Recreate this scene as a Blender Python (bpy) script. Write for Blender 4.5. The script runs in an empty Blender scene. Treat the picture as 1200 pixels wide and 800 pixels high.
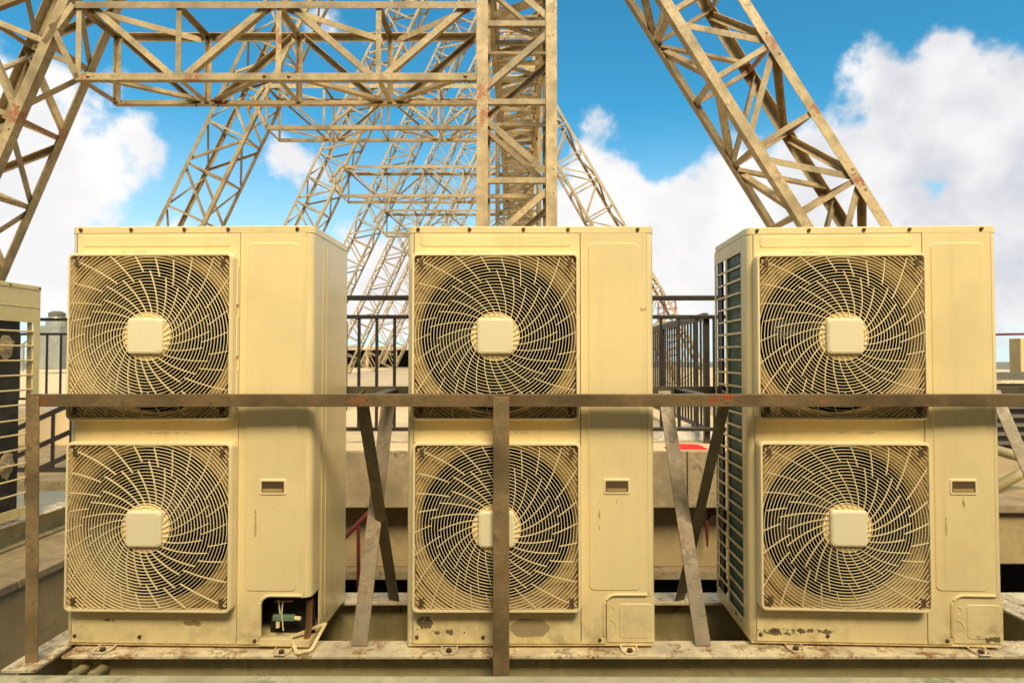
import bpy, bmesh, math, random
from mathutils import Vector, Matrix, Quaternion
R = math.radians
random.seed(7)
S = bpy.context.scene
COL = S.collection

# ---------------------------------------------------------------- camera
EYE = 2.30                       # eye height above the lower roof floor
F = 740.0; TILT = math.atan(18/740.0)
cam = bpy.data.cameras.new('camera'); camo = bpy.data.objects.new('camera', cam); COL.objects.link(camo)
camo.location = (0, 0, EYE); camo.rotation_euler = (R(90)+TILT, 0, 0)
cam.lens = 36*F/1200; cam.sensor_width = 36; cam.clip_start = .05; cam.clip_end = 6000
cam.dof.use_dof = True; cam.dof.focus_distance = 2.7; cam.dof.aperture_fstop = 6.3
S.camera = camo
def P(px, py, Y):
    """pixel of the 1200x800 photograph -> world point at distance Y"""
    v = (400-py)/F; k = Y/(math.cos(TILT)-v*math.sin(TILT))
    return Vector(((px-600)/F*k, Y, EYE+(math.sin(TILT)+v*math.cos(TILT))*k))

# ---------------------------------------------------------------- light
SUN_EL, SUN_AZ = 45.0, 166.0     # azimuth clockwise from +Y: behind the camera, a little to the right
S.view_settings.view_transform = 'Standard'; S.view_settings.look = 'None'
S.view_settings.exposure = 0.52; S.view_settings.gamma = 1.0
sl = bpy.data.lights.new('sun', 'SUN'); so = bpy.data.objects.new('sun', sl); COL.objects.link(so)
sl.energy = 3.75; sl.angle = R(24); sl.color = (1.0, .84, .57)
sd = Vector((math.sin(R(SUN_AZ))*math.cos(R(SUN_EL)), math.cos(R(SUN_AZ))*math.cos(R(SUN_EL)), math.sin(R(SUN_EL))))
so.rotation_euler = (-sd).to_track_quat('-Z', 'Y').to_euler(); so.location = sd*30

W = bpy.data.worlds.new('World'); S.world = W; W.use_nodes = True
nt = W.node_tree; N = nt.nodes; L = nt.links; N.clear()
def nd(t, **k):
    n = N.new(t)
    for a, b in k.items(): setattr(n, a, b)
    return n
def mth(op, a, b=None, c=None, clamp=False):
    n = nd('ShaderNodeMath', operation=op); n.use_clamp = clamp
    for i, v in enumerate((a, b, c)):
        if v is None: continue
        if isinstance(v, (int, float)): n.inputs[i].default_value = v
        else: L.new(v, n.inputs[i])
    return n.outputs[0]
def maprange(v, a, b, c=0.0, d=1.0):
    n = nd('ShaderNodeMapRange', interpolation_type='SMOOTHSTEP'); L.new(v, n.inputs[0])
    for i, x in zip((1, 2, 3, 4), (a, b, c, d)): n.inputs[i].default_value = x
    return n.outputs[0]
def mixc(f, a, b):
    n = nd('ShaderNodeMix', data_type='RGBA')
    if isinstance(f, (int, float)): n.inputs[0].default_value = f
    else: L.new(f, n.inputs[0])
    for i, v in ((6, a), (7, b)):
        if isinstance(v, tuple): n.inputs[i].default_value = v+(1,)
        else: L.new(v, n.inputs[i])
    return n.outputs[2]
tc = nd('ShaderNodeTexCoord'); sep = nd('ShaderNodeSeparateXYZ'); L.new(tc.outputs['Generated'], sep.inputs[0])
az = mth('MULTIPLY', mth('ARCTAN2', sep.outputs[0], sep.outputs[1]), 57.2958)
el = mth('MULTIPLY', mth('ARCSINE', sep.outputs[2]), 57.2958)
sky = nd('ShaderNodeTexSky', sky_type='NISHITA'); sky.sun_disc = False
sky.sun_elevation = R(SUN_EL); sky.sun_rotation = R(SUN_AZ); sky.air_density = 1.0; sky.dust_density = .25; sky.ozone_density = 1.6
tint = nd('ShaderNodeMix', data_type='RGBA', blend_type='MULTIPLY'); tint.inputs[0].default_value = 1
L.new(sky.outputs[0], tint.inputs[6]); tint.inputs[7].default_value = (.36, 1.34, 1.46, 1)
# clouds: soft banks (azimuth, elevation, half sizes) broken up by two scales of noise, plus loose noise all round
n1 = nd('ShaderNodeTexNoise'); n1.inputs['Scale'].default_value = 6.5; n1.inputs['Detail'].default_value = 9; n1.inputs['Roughness'].default_value = .56
L.new(tc.outputs['Generated'], n1.inputs['Vector'])
n2 = nd('ShaderNodeTexNoise'); n2.inputs['Scale'].default_value = 2.4; n2.inputs['Detail'].default_value = 4
mp = nd('ShaderNodeMapping'); mp.inputs['Location'].default_value = (3.1, 1.7, 5.2); L.new(tc.outputs['Generated'], mp.inputs[0]); L.new(mp.outputs[0], n2.inputs['Vector'])
def pix2dir(px, py):
    d = P(px, py, 1)-Vector((0, 0, EYE)); d.normalize()
    return math.degrees(math.atan2(d.x, d.y)), math.degrees(math.asin(d.z))
banks = []
for px, py, rx, ry, w in [(40, 240, 170, 150, 1.0), (-60, 130, 130, 90, .95), (190, 275, 130, 60, .8), (350, 190, 80, 40, .60), (395, 40, 80, 26, .42),
                          (700, 270, 90, 90, 1.0), (820, 300, 150, 110, 1.0), (1000, 250, 190, 150, .95), (1120, 160, 170, 95, 1.05), (1150, 260, 120, 120, 1.0),
                          (1110, 58, 46, 24, .6), (1240, 140, 140, 110, .9), (620, 330, 220, 50, .7), (430, 360, 200, 40, .55), (735, 145, 60, 24, .3)]:
    a, e = pix2dir(px, py); banks.append((a, e, rx/F*57.3*math.cos(R(a))**1.5, ry/F*57.3*math.cos(R(a)), w))
for a in (75, 100, 135, 170, 205, 240, 275, 300):
    banks.append((a if a < 180 else a-360, 12+10*math.sin(a), 24, 13, .8))  # cloud banks out of view, added to whiten the teal fill light
field = None
for a, e, ra, re_, w in banks:
    da = mth('DIVIDE', mth('SUBTRACT', az, a), ra); de = mth('DIVIDE', mth('SUBTRACT', el, e), re_)
    q = mth('ADD', mth('MULTIPLY', da, da), mth('MULTIPLY', de, de))
    g = mth('MULTIPLY', mth('POWER', 2.71828, mth('MULTIPLY', q, -.9)), w)
    field = g if field is None else mth('MAXIMUM', field, g)
over = maprange(mth('ABSOLUTE', mth('SUBTRACT', el, 90)), 52, 30, 0, .8)  # overhead cloud cover, out of view, added for a more neutral fill
field = mth('MAXIMUM', field, over)
dens = mth('ADD', mth('ADD', field, mth('MULTIPLY', mth('SUBTRACT', n1.outputs[0], .5), 2.2)), mth('MULTIPLY', mth('SUBTRACT', n2.outputs[0], .5), .5))
mask = maprange(dens, .35, .62)
shade = maprange(dens, .62, 1.30)
low = maprange(el, 4, 26)
n3 = nd('ShaderNodeTexNoise'); n3.inputs['Scale'].default_value = 9; n3.inputs['Detail'].default_value = 6
L.new(mp.outputs[0], n3.inputs['Vector'])
lump = maprange(n3.outputs[0], .36, .66)
right = maprange(az, 16, 34)
dark = mth('MULTIPLY', mth('ADD', mth('MULTIPLY', lump, .75), mth('MULTIPLY', maprange(n2.outputs[0], .40, .58), .35), None), mth('ADD', .45, mth('MULTIPLY', right, .55)), None, True)
ccol = mixc(mth('MULTIPLY', dark, .9), (9.3, 9.1, 8.9), (5.6, 5.8, 6.4))
hz = maprange(el, 0, 22, .85, 0)
skyc = mixc(hz, tint.outputs[2], (7.6, 8.3, 8.6))
fin = mixc(mask, skyc, ccol)
bg = nd('ShaderNodeBackground'); bg.inputs[1].default_value = .08; L.new(fin, bg.inputs[0])
wo = nd('ShaderNodeOutputWorld'); L.new(bg.outputs[0], wo.inputs[0])

# ---------------------------------------------------------------- materials
def material(name, base, var=.12, rough=.5, rust=0.0, rustcol=(.20, .065, .02), dirt=0.0, dirtcol=(.05, .038, .018), scale=1.0,
             metallic=0.0, bump=.15, coat=0.0, coords='Object', stains=(), rnd=.10, bottom=0.0, streak=0.0, rustlo=.56, grain=40, gv=.14):
    m = bpy.data.materials.new(name); m.use_nodes = True; t = m.node_tree; n = t.nodes; l = t.links
    b = n['Principled BSDF']
    def mk(k, **kw):
        x = n.new(k)
        for a, c in kw.items(): setattr(x, a, c)
        return x
    def M(op, a, c=None, clamp=False):
        x = mk('ShaderNodeMath', operation=op); x.use_clamp = clamp
        for i, v in enumerate((a, c)):
            if v is None: continue
            if isinstance(v, (int, float)): x.inputs[i].default_value = v
            else: l.new(v, x.inputs[i])
        return x.outputs[0]
    def MR(v, a, c, d=0., e=1.):
        x = mk('ShaderNodeMapRange', interpolation_type='SMOOTHSTEP'); l.new(v, x.inputs[0])
        for i, q in zip((1, 2, 3, 4), (a, c, d, e)): x.inputs[i].default_value = q
        return x.outputs[0]
    def MX(f, a, c):
        x = mk('ShaderNodeMix', data_type='RGBA')
        if isinstance(f, (int, float)): x.inputs[0].default_value = f
        else: l.new(f, x.inputs[0])
        for i, v in ((6, a), (7, c)):
            if isinstance(v, tuple): x.inputs[i].default_value = v+(1,)
            else: l.new(v, x.inputs[i])
        return x.outputs[2]
    if coords == 'World':
        src = mk('ShaderNodeNewGeometry').outputs['Position']
    else: src = mk('ShaderNodeTexCoord').outputs['Object']
    oi = mk('ShaderNodeObjectInfo')
    off = mk('ShaderNodeVectorMath', operation='ADD'); l.new(src, off.inputs[0])
    cmb = mk('ShaderNodeCombineXYZ')
    if coords != 'World':
        for i in range(3): l.new(M('MULTIPLY', oi.outputs['Random'], 7.0+3*i), cmb.inputs[i])
    l.new(cmb.outputs[0], off.inputs[1]); v = off.outputs[0]
    def noise(s, det=5, rg=.6, vec=v, st=None):
        x = mk('ShaderNodeTexNoise'); x.inputs['Scale'].default_value = s; x.inputs['Detail'].default_value = det; x.inputs['Roughness'].default_value = rg
        if st:
            mm = mk('ShaderNodeMapping'); mm.inputs['Scale'].default_value = st; l.new(vec, mm.inputs[0]); vec = mm.outputs[0]
        l.new(vec, x.inputs['Vector']); return x.outputs[0]
    nA = noise(2.2*scale, 6); nB = noise(14*scale, 6, .65); nC = noise(grain*scale, 4)
    c = MX(MR(nA, .3, .7), tuple(x*(1-var) for x in base), tuple(min(1, x*(1+var)) for x in base))
    f = M('ADD', M('MULTIPLY', M('SUBTRACT', nC, .5), gv), 1.0)
    f = M('MULTIPLY', f, M('ADD', 1-rnd, M('MULTIPLY', oi.outputs['Random'], 2*rnd)))
    sc = mk('ShaderNodeVectorMath', operation='SCALE'); l.new(c, sc.inputs[0]); l.new(f, sc.inputs['Scale']); c = sc.outputs[0]
    if streak:
        st = noise(1.0, 5, .6, st=(26*scale, 26*scale, .9*scale)); c = MX(M('MULTIPLY', MR(st, .52, .75), streak), c, tuple(x*.45 for x in base))
    if dirt:
        c = MX(M('MULTIPLY', MR(M('ADD', nA, M('MULTIPLY', nB, .6)), .82, 1.02), dirt), c, dirtcol)
    sep = mk('ShaderNodeSeparateXYZ'); l.new(src, sep.inputs[0])
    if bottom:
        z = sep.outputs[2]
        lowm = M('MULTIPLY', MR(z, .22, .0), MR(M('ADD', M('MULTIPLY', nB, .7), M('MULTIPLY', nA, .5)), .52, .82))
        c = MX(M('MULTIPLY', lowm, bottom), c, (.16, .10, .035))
    for (x0, z0, rx, rz, col, hard) in stains:
        dx = M('DIVIDE', M('SUBTRACT', sep.outputs[0], x0), rx); dz = M('DIVIDE', M('SUBTRACT', sep.outputs[2], z0), rz)
        q = M('ADD', M('MULTIPLY', dx, dx), M('MULTIPLY', dz, dz))
        q = M('ADD', M('ADD', M('MULTIPLY', q, .8), M('MULTIPLY', M('SUBTRACT', nB, .46), 9.0 if not hard else 1.6)), M('MULTIPLY', M('SUBTRACT', nC, .5), 5.0 if not hard else .8))
        fr = M('LESS_THAN', mk('ShaderNodeNewGeometry').outputs['Pointiness'], 2)
        c = MX(M('MULTIPLY', MR(q, 1.05, .75), .85), c, col)
    rm = None
    if rust:
        nR = noise(3.3*scale, 8, .7); nS = noise(22*scale, 5, .7)
        rm = MR(M('ADD', M('MULTIPLY', nR, .75), M('MULTIPLY', nS, .25)), rustlo, rustlo+.11)
        rc = MX(nS, rustcol, tuple(x*2.4 for x in rustcol))
        c = MX(M('MULTIPLY', rm, rust), c, rc)
    l.new(c, b.inputs['Base Color']); b.inputs['Metallic'].default_value = metallic
    l.new(MR(nB, .3, .7, rough*.85, min(1, rough*1.2)), b.inputs['Roughness'])
    if coat: b.inputs['Coat Weight'].default_value = coat; b.inputs['Coat Roughness'].default_value = .12
    if bump:
        bp = mk('ShaderNodeBump'); bp.inputs['Strength'].default_value = bump; bp.inputs['Distance'].default_value = .004
        l.new(M('ADD', nB, M('MULTIPLY', nC, .6)), bp.inputs['Height']); l.new(bp.outputs[0], b.inputs['Normal'])
    return m

CREAM = (.90, .72, .36)
M_truss = material('truss_paint', (.425, .31, .15), .40, .55, rust=.85, rustcol=(.20, .075, .03), dirt=.5,
    stains=[(P(x_, y_, 7).x, P(x_, y_, 7).z, a_, b_, (.34, .10, .03), 0) for x_, y_, a_, b_ in ((566,108,.07,.10),(566,135,.05,.12),(548,25,.06,.14),(908,48,.09,.09),(957,126,.08,.08),(17,133,.09,.09),(100,98,.10,.08),(1006,210,.07,.07),(322,45,.07,.10),(226,92,.09,.05))], coords='World', bump=.4, rnd=.22, rustlo=.575, scale=1.3)
M_truss_far = material('far_truss_paint', (.42, .32, .175), .3, .6, rust=.5, rustcol=(.22, .11, .05), dirt=.4, coords='World', bump=0, rnd=.12, rustlo=.58)
M_grille = material('guard_plastic', (.93, .76, .42), .05, .45, dirt=.10, bump=0, gv=.04, rnd=.03, dirtcol=(.3, .2, .08))
M_cap = material('hub_cap_plastic', (.92, .80, .50), .02, .4, bump=0, gv=.01, rnd=.03)
M_shroud = material('shroud_paint', (.46, .31, .11), .10, .5, dirt=.45, bump=.1, dirtcol=(.22, .14, .05))
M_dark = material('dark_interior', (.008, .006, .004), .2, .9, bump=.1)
M_blade = material("fan_blade_plastic", (.016, .014, .012), .2, .5, bump=.05)
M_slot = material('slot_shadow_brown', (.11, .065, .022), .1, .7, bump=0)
M_screw = material('screw_metal', (.14, .08, .04), .2, .5, metallic=.6, bump=.2)
M_coil = material('condenser_fins', (.035, .105, .078), .25, .5, dirt=.25, bump=.1, scale=2)
M_fence = material('black_fence_paint', (.024, .018, .012), .2, .4, rust=.2, bump=.2)
M_angle = material('angle_iron', (.25, .165, .07), .42, .42, rust=.8, rustcol=(.20, .075, .03), dirt=.6, metallic=.15, bump=.5, scale=1.6, rustlo=.555, rnd=.04)
M_post = material('post_iron', (.28, .19, .085), .45, .5, rust=.6, rustcol=(.20, .085, .035), dirt=.6, metallic=.1, bump=.5, scale=2.0, rustlo=.56, rnd=.04)
M_brace = material('brace_dark_steel', (.14, .115, .062), .3, .45, rust=.5, rustcol=(.14, .06, .03), dirt=.5, metallic=.3, bump=.4, scale=2, rustlo=.58)
M_bar = material('flat_bar_peeling', (.29, .225, .13), .3, .5, rust=.8, rustcol=(.17, .10, .05), dirt=.7, dirtcol=(.10, .085, .05), bump=.5, scale=2.6, rustlo=.50)
M_flange = material('beam_flange_paint', (.76, .63, .38), .3, .6, rust=.95, rustcol=(.17, .075, .022), dirt=.75, dirtcol=(.16,.11,.05), bump=.7, scale=3.2, rustlo=.505)
M_web = material('beam_web_paint', (.38, .31, .14), .22, .6, rust=.4, rustcol=(.2, .11, .04), dirt=.6, dirtcol=(.14, .12, .06), bump=.4, scale=2, streak=.35)
M_conc = material('weathered_concrete', (.31, .23, .12), .3, .85, dirt=.8, dirtcol=(.10, .08, .04), coords='World', bump=.8, scale=1.6, streak=.3)
M_wall = material('beige_wall_render', (.40,.285,.13), .18, .8, dirt=.4, coords='World', dirtcol=(.14, .11, .05), bump=.3, scale=.9, streak=.2)
M_deck = material('roof_deck_concrete', (.68, .51, .28), .15, .85, dirt=.3, coords='World', dirtcol=(.24, .18, .10), bump=.3, scale=.35, grain=90)
M_floor = material('dark_floor', (.045, .035, .02), .3, 1.0, dirt=.5, coords='World', bump=.4)
M_city = material('far_ground', (.17, .16, .11), .3, .9, coords='World', bump=0, scale=.02)
M_ledge = material('near_parapet_concrete', (.58, .50, .27), .22, .85, dirt=.7, dirtcol=(.17, .16, .08), coords='World', bump=.5, scale=3.0, rust=.35, rustcol=(.36, .2, .07), rustlo=.62)
M_red = material('red_cloth', (.72, .02, .015), .15, .7, bump=.3, scale=4)
M_white = material('white_plastic_sheet', (.72, .62, .46), .2, .5, dirt=.4, bump=.4, scale=4)
M_redpaint = material('red_oxide_paint', (.13, .02, .012), .2, .6, bump=.2)
M_valve = material('green_valve_tag', (.14, .22, .12), .15, .4, bump=.2, rnd=.02)
M_copper = material('copper_pipe', (.34, .18, .08), .2, .35, metallic=.7, bump=.1)
M_foam = material('torn_foam', (.55, .40, .20), .3, .9, dirt=.5, bump=.8, scale=8)
M_grey = material('grey_sheet_metal', (.13, .12, .085), .2, .6, dirt=.4, bump=.3)
M_shed = material('shed_roof_paint', (.48, .40, .28), .15, .7, bump=0)
M_redwhite = material('red_mast_paint', (.30,.09,.06), .2, .6, bump=0)
M_tank = material('galvanised_tank', (.30, .30, .25), .15, .45, metallic=.3, bump=0)

# ---------------------------------------------------------------- builders
class MB:
    def __init__(s): s.v = []; s.f = []; s.m = []
    def add(s, vs, fs, mi=0):
        o = len(s.v); s.v += [tuple(v) for v in vs]; s.f += [tuple(i+o for i in f) for f in fs]; s.m += [mi]*len(fs); return s
    def box(s, a, b, mi=0):
        x0, y0, z0 = a; x1, y1, z1 = b
        return s.add([(x0,y0,z0),(x1,y0,z0),(x1,y1,z0),(x0,y1,z0),(x0,y0,z1),(x1,y0,z1),(x1,y1,z1),(x0,y1,z1)],
                     [(0,3,2,1),(4,5,6,7),(0,1,5,4),(1,2,6,5),(2,3,7,6),(3,0,4,7)], mi)
    def cham(s, a, b, c=.003, mi=0):
        """box whose front (-Y) edges are chamfered"""
        x0, y0, z0 = a; x1, y1, z1 = b
        v = [(x0+c,y0,z0+c),(x1-c,y0,z0+c),(x1-c,y0,z1-c),(x0+c,y0,z1-c),(x0,y0+c,z0),(x1,y0+c,z0),(x1,y0+c,z1),(x0,y0+c,z1),(x0,y1,z0),(x1,y1,z0),(x1,y1,z1),(x0,y1,z1)]
        return s.add(v, [(0,1,2,3),(0,4,5,1),(1,5,6,2),(2,6,7,3),(3,7,4,0),(4,8,9,5),(5,9,10,6),(6,10,11,7),(7,11,8,4),(8,11,10,9)], mi)
    def rings(s, rows, closed=True, cap=False, mi=0, flip=False):
        n = len(rows[0]); vs = [p for r in rows for p in r]; fs = []
        for i in range(len(rows)-1):
            for j in range(n if closed else n-1):
                k = (j+1) % n; q = (i*n+j, i*n+k, (i+1)*n+k, (i+1)*n+j)
                fs.append(q[::-1] if flip else q)
        if cap: fs += [tuple(range(n))[::-1], tuple((len(rows)-1)*n+i for i in range(n))]
        return s.add(vs, fs, mi)
    def plate(s, out, y0, y1, c=.002, mi=0):
        """outline in XZ (counter-clockwise seen from -Y) raised from y1 (back) to y0 (front) with a chamfered front edge"""
        n = len(out); cx = sum(p[0] for p in out)/n; cz = sum(p[1] for p in out)/n
        ins = []
        for i in range(n):
            a, b, d = Vector(out[i-1]), Vector(out[i]), Vector(out[(i+1) % n])
            t = (d-a); t.normalize(); nn = Vector((-t.y, t.x)); ins.append((b.x+nn.x*c, b.y+nn.y*c))
        rows = [[(x, y1, z) for x, z in out], [(x, y0+c, z) for x, z in out], [(x, y0, z) for x, z in ins]]
        return s.rings(rows, True, True, mi)
    def tube(s, pts, r, n=8, mi=0, cap=True):
        pts = [Vector(p) for p in pts]; rows = []
        for i, p in enumerate(pts):
            t = (pts[min(i+1, len(pts)-1)]-pts[max(i-1, 0)]).normalized()
            u = t.cross(Vector((0, 0, 1)) if abs(t.z) < .9 else Vector((1, 0, 0))).normalized(); w = u.cross(t)
            rr = r[i] if isinstance(r, (list, tuple)) else r
            rows.append([p+(u*math.cos(2*math.pi*k/n)+w*math.sin(2*math.pi*k/n))*rr for k in range(n)])
        return s.rings(rows, True, cap, mi)
    def bar(s, p, q, w, d, nrm=(0, -1, 0), mi=0):
        """flat bar, w across, d thick along nrm"""
        p, q = Vector(p), Vector(q); t = (q-p).normalized(); nn = Vector(nrm); nn = (nn-t*nn.dot(t)).normalized(); u = t.cross(nn)
        rows = [[c+u*w/2*a+nn*d/2*b for a, b in ((-1,-1),(1,-1),(1,1),(-1,1))] for c in (p, q)]
        return s.rings(rows, True, True, mi)
    def ell(s, p, q, leg, t=.006, nrm=(0, -1, 0), side=1, mi=0):
        """angle iron: one leg lies in the face with normal nrm, the other goes back from it"""
        p, q = Vector(p), Vector(q); d = (q-p).normalized(); nn = Vector(nrm); nn = (nn-d*nn.dot(d)).normalized(); u = d.cross(nn)*side
        prof = [(0,0),(leg,0),(leg,-t),(t,-t),(t,-leg),(0,-leg)]
        if side > 0: prof = prof[::-1]
        rows = [[c+u*a+nn*b for a, b in prof] for c in (p, q)]
        return s.rings(rows, True, True, mi)
    def build(s, name, mats, parent=None, smooth=False, bevel=0, loc=None):
        me = bpy.data.meshes.new(name); me.from_pydata(s.v, [], s.f); me.update()
        bm = bmesh.new(); bm.from_mesh(me); bmesh.ops.recalc_face_normals(bm, faces=bm.faces); bm.to_mesh(me); bm.free()
        for m in (mats if isinstance(mats, (list, tuple)) else [mats]): me.materials.append(m)
        me.polygons.foreach_set('material_index', s.m)
        if smooth: me.shade_smooth()
        o = bpy.data.objects.new(name, me); COL.objects.link(o)
        if parent: o.parent = parent
        if loc: o.location = loc
        if bevel:
            b = o.modifiers.new('bevel', 'BEVEL'); b.width = bevel; b.segments = 2; b.limit_method = 'ANGLE'
        return o
def rrect(x0, z0, x1, z1, r, n=5):
    o = []
    for cx, cz, a0 in ((x1-r, z0+r, -90), (x1-r, z1-r, 0), (x0+r, z1-r, 90), (x0+r, z0+r, 180)):
        for k in range(n+1):
            a = R(a0+90*k/n); o.append((cx+r*math.cos(a), cz+r*math.sin(a)))
    return o
def tag(o, label=None, cat=None, group=None, kind=None):
    if label: o['label'] = label
    if cat: o['category'] = cat
    if group: o['group'] = group
    if kind: o['kind'] = kind
    return o
def empty(name, loc, rz=0, label=None, cat=None, group=None):
    o = bpy.data.objects.new(name, None); COL.objects.link(o); o.location = loc; o.rotation_euler = (0, 0, rz); o.empty_display_size = .2
    return tag(o, label, cat, group)
def inst(name, me, parent, mat4):
    o = bpy.data.objects.new(name, me); COL.objects.link(o); o.parent = parent; o.matrix_local = mat4; return o
def dup(o, parent):
    c = o.copy(); COL.objects.link(c); c.parent = parent
    for k in ch[o.name] if o.name in ch else []: dup(k, c)
    return c

# ---------------------------------------------------------------- the setting
def slab(name, a, b, mat, kind='structure', bev=0):
    o = MB().box(a, b).build(name, mat, bevel=bev); o['kind'] = kind; return o
Z = lambda rel: EYE+rel
DECK = Z(-.77)
g = MB().add([(-3000,-3000,-22),(3000,-3000,-22),(3000,3000,-22),(-3000,3000,-22)], [(0,1,2,3)]).build('ground', M_city); g['kind'] = 'structure'
slab('lower_roof_floor', (-14, -3, -.3), (14, 8.4, 0), M_floor)
# raised roof deck behind the fence, notched at the left for the stair
d = MB()
d.box((-2.5, 5.2, Z(-1.22)), (2.6, 9.0, DECK)); d.box((-30, 9.0, Z(-1.6)), (30, 46, DECK-.002))
d.build('roof_deck', M_deck)['kind'] = 'structure'
# concrete edge beam: front face of the raised deck, cast in lengths with open joints
eb = empty('deck_edge_beam', (0, 5.2, Z(-1.22))); eb['kind'] = 'structure'
xs = [-2.5, -1.1, .2, 1.42, 2.6]
for i in range(4):
    MB().box((xs[i]+.004, -.06, 0), (xs[i+1]-.004, -.002, .452)).build('concrete_panel', M_conc, eb, bevel=.006)
slab('recessed_wall', (-2.5, 5.42, Z(-1.78)), (2.6, 5.7, Z(-1.222)), M_wall)
slab('dark_crawl_space_wall', (-5.5, 6.1, 0.0), (9, 6.2, Z(-1.62)), M_dark)  # near-black colour stands in for the shade under the deck
slab('wall_plinth', (-2.5, 5.30, Z(-1.85)), (2.6, 5.72, Z(-1.785)), M_conc)
# lower slab at the right
lr = MB(); lr.box((2.62, 5.1, Z(-1.66)), (12, 9.0, Z(-1.20))); lr.build('lower_slab', M_wall, bevel=.01)['kind'] = 'structure'
lt = MB(); lt.box((2.62, 5.04, Z(-1.24)), (12, 5.4, Z(-1.17))); lt.build('slab_coping', M_conc, bevel=.008)['kind'] = 'structure'
# long parapet at the left, running away from the camera
slab('side_parapet', (-3.36, 1.2, 0), (-2.90, 7.5, Z(-1.36)), M_wall)
cp = empty('parapet_coping', (-3.13, 1.2, Z(-1.357))); cp['kind'] = 'structure'
for i in range(5):
    MB().box((-.27, i*1.26+.004, 0), (.25, (i+1)*1.26-.004, .055)).build('coping_stone', M_conc, cp, bevel=.008)
slab('left_landing', (-12, 6.4, Z(-1.35)), (-2.6, 9.0, Z(-1.25)), M_conc)
# unseen building added behind the camera; its roof line shades the units' lower parts
nb_ = empty('added_shade_building', (0, -6.5, -22), 0, 'tall cream rendered building added behind the camera, out of the frame, to shade the units', 'building')
MB().box((-16, -8, 0), (16, 0, 31.6)).build('wall', M_wall, nb_); MB().box((-16.2, -8.2, 31.6), (16.2, .2, 31.9)).build('roof_edge', M_conc, nb_)
# near parapet the photographer stands behind
MB().add([(-3.2,.95,1.2),(3.2,.95,1.2),(3.2,1.32,1.2),(-3.2,1.32,1.2),(-3.2,.95,Z(-.660)),(3.2,.95,Z(-.670)),(3.2,1.32,Z(-.657)),(-3.2,1.32,Z(-.642))],
     [(0,3,2,1),(4,5,6,7),(0,1,5,4),(1,2,6,5),(2,3,7,6),(3,0,4,7)]).build('near_parapet', M_ledge, bevel=.02)['kind'] = 'structure'

# ---------------------------------------------------------------- steel support frame
BT = Z(-1.127)     # top of the beams' flanges
def ibeam(name, p, q, w, h, label, mat_top=M_flange, mat_web=M_web):
    """I-beam whose top centre line runs p->q; parts: flanges and web"""
    p, q = Vector(p), Vector(q); root = empty(name, p, 0, label, 'steel beam'); q = q-p; p = Vector((0,0,0))
    t = (q-p).normalized(); u = Vector((-t.y, t.x, 0))
    def pr(a0, a1, z0, z1):
        return [[c+u*a+Vector((0,0,z)) for a, z in ((a0,z0),(a1,z0),(a1,z1),(a0,z1))] for c in (p, q)]
    MB().rings(pr(-w/2, w/2, -.012, 0), True, True).build('top_flange', mat_top, root, bevel=.002)
    MB().rings(pr(-.005, .005, -h+.012, -.012), True, True).build('web', mat_web, root)
    MB().rings(pr(-w/2, w/2, -h, -h+.012), True, True).build('bottom_flange', mat_web, root)
    return root
fb = ibeam('steel_beam', (-1.70, 2.475, BT), (3.4, 2.475, BT), .13, .16, 'long rusty cream steel beam along the bottom, carrying the fronts of the three units')
ibeam('steel_beam', (-1.70, 2.99, BT), (3.4, 2.99, BT), .13, .20, 'cream steel beam behind and below the three units, seen in the gaps between them')
ibeam('steel_beam', (-1.78, 2.30, BT+.002), (-1.78, 3.25, BT+.002), .12, .16, 'short cross beam at bottom left, running away under the leftmost rail post')
ibeam('steel_beam', (2.25, 2.56, BT+.003), (2.25, 4.6, BT+.003), .11, .17, 'pale cross beam at the bottom right edge, running back from the front beam', M_flange)
ibeam('steel_beam', (-3.45, 1.6, Z(-1.125)), (-3.45, 6.2, Z(-1.125)), .15, .17, 'cream steel beam under the cut-off unit at the left edge, above the parapet coping')
for i, x in enumerate((-1.64, -1.565)):
    b = empty('pipe_stub', (x, 2.42, Z(-1.19)), 0, ['round capped pipe stub on the front beam, nearer the left end', 'round capped pipe stub on the front beam, right one of the pair'][i], 'pipe stub')
    MB().tube([(0,.07,0),(0,-.03,0)], .018, 12).build('stub', M_web, b, smooth=False)
    MB().tube([(0,-.03,0),(0,-.044,0)], [.022,.020], 6).build('nut', M_web, b)

RZ = Z(-.140)      # top of the rails
fr = tag(MB().build('guard_rail', M_angle), 'long horizontal brown angle-iron rail running across in front of all three units', 'rail') if False else None
m = MB(); m.ell((-1.815, 2.36, RZ), (3.2, 2.36, RZ), .046, .006, (0,-1,0), 1)
# make sure the in-face leg hangs down
M_rail = material('rail_angle_iron', (.205, .135, .06), .42, .42, rust=.8, rustcol=(.20, .075, .03), dirt=.6, metallic=.15, bump=.5, scale=1.6, rustlo=.555, rnd=0,
    stains=[(.80, RZ-.008, .045, .012, (.42, .07, .02), 0), (.745, RZ-.02, .02, .008, (.42, .07, .02), 0), (-.56, RZ-.02, .04, .02, (.30, .13, .05), 0), (-.04, RZ-.02, .05, .02, (.16, .08, .03), 0), (-1.77, RZ-.02, .05, .03, (.28, .11, .04), 0)])
o = m.build('guard_rail', M_rail, bevel=.0012); tag(o, 'long horizontal brown angle-iron rail running across in front of all three units', 'rail')
m = MB(); m.box((-1.75, 2.985, RZ-.05), (3.2, 2.991, RZ)); m.box((-1.75, 2.99, RZ-.007), (3.2, 3.035, RZ-.001))
tag(m.build('guard_rail', M_brace), 'rear angle-iron rail behind the units, glimpsed just above the front rail', 'rail')
def strap(name, mb, mat, label, cat, **k): return tag(mb.build(name, mat, **k), label, cat)
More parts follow.
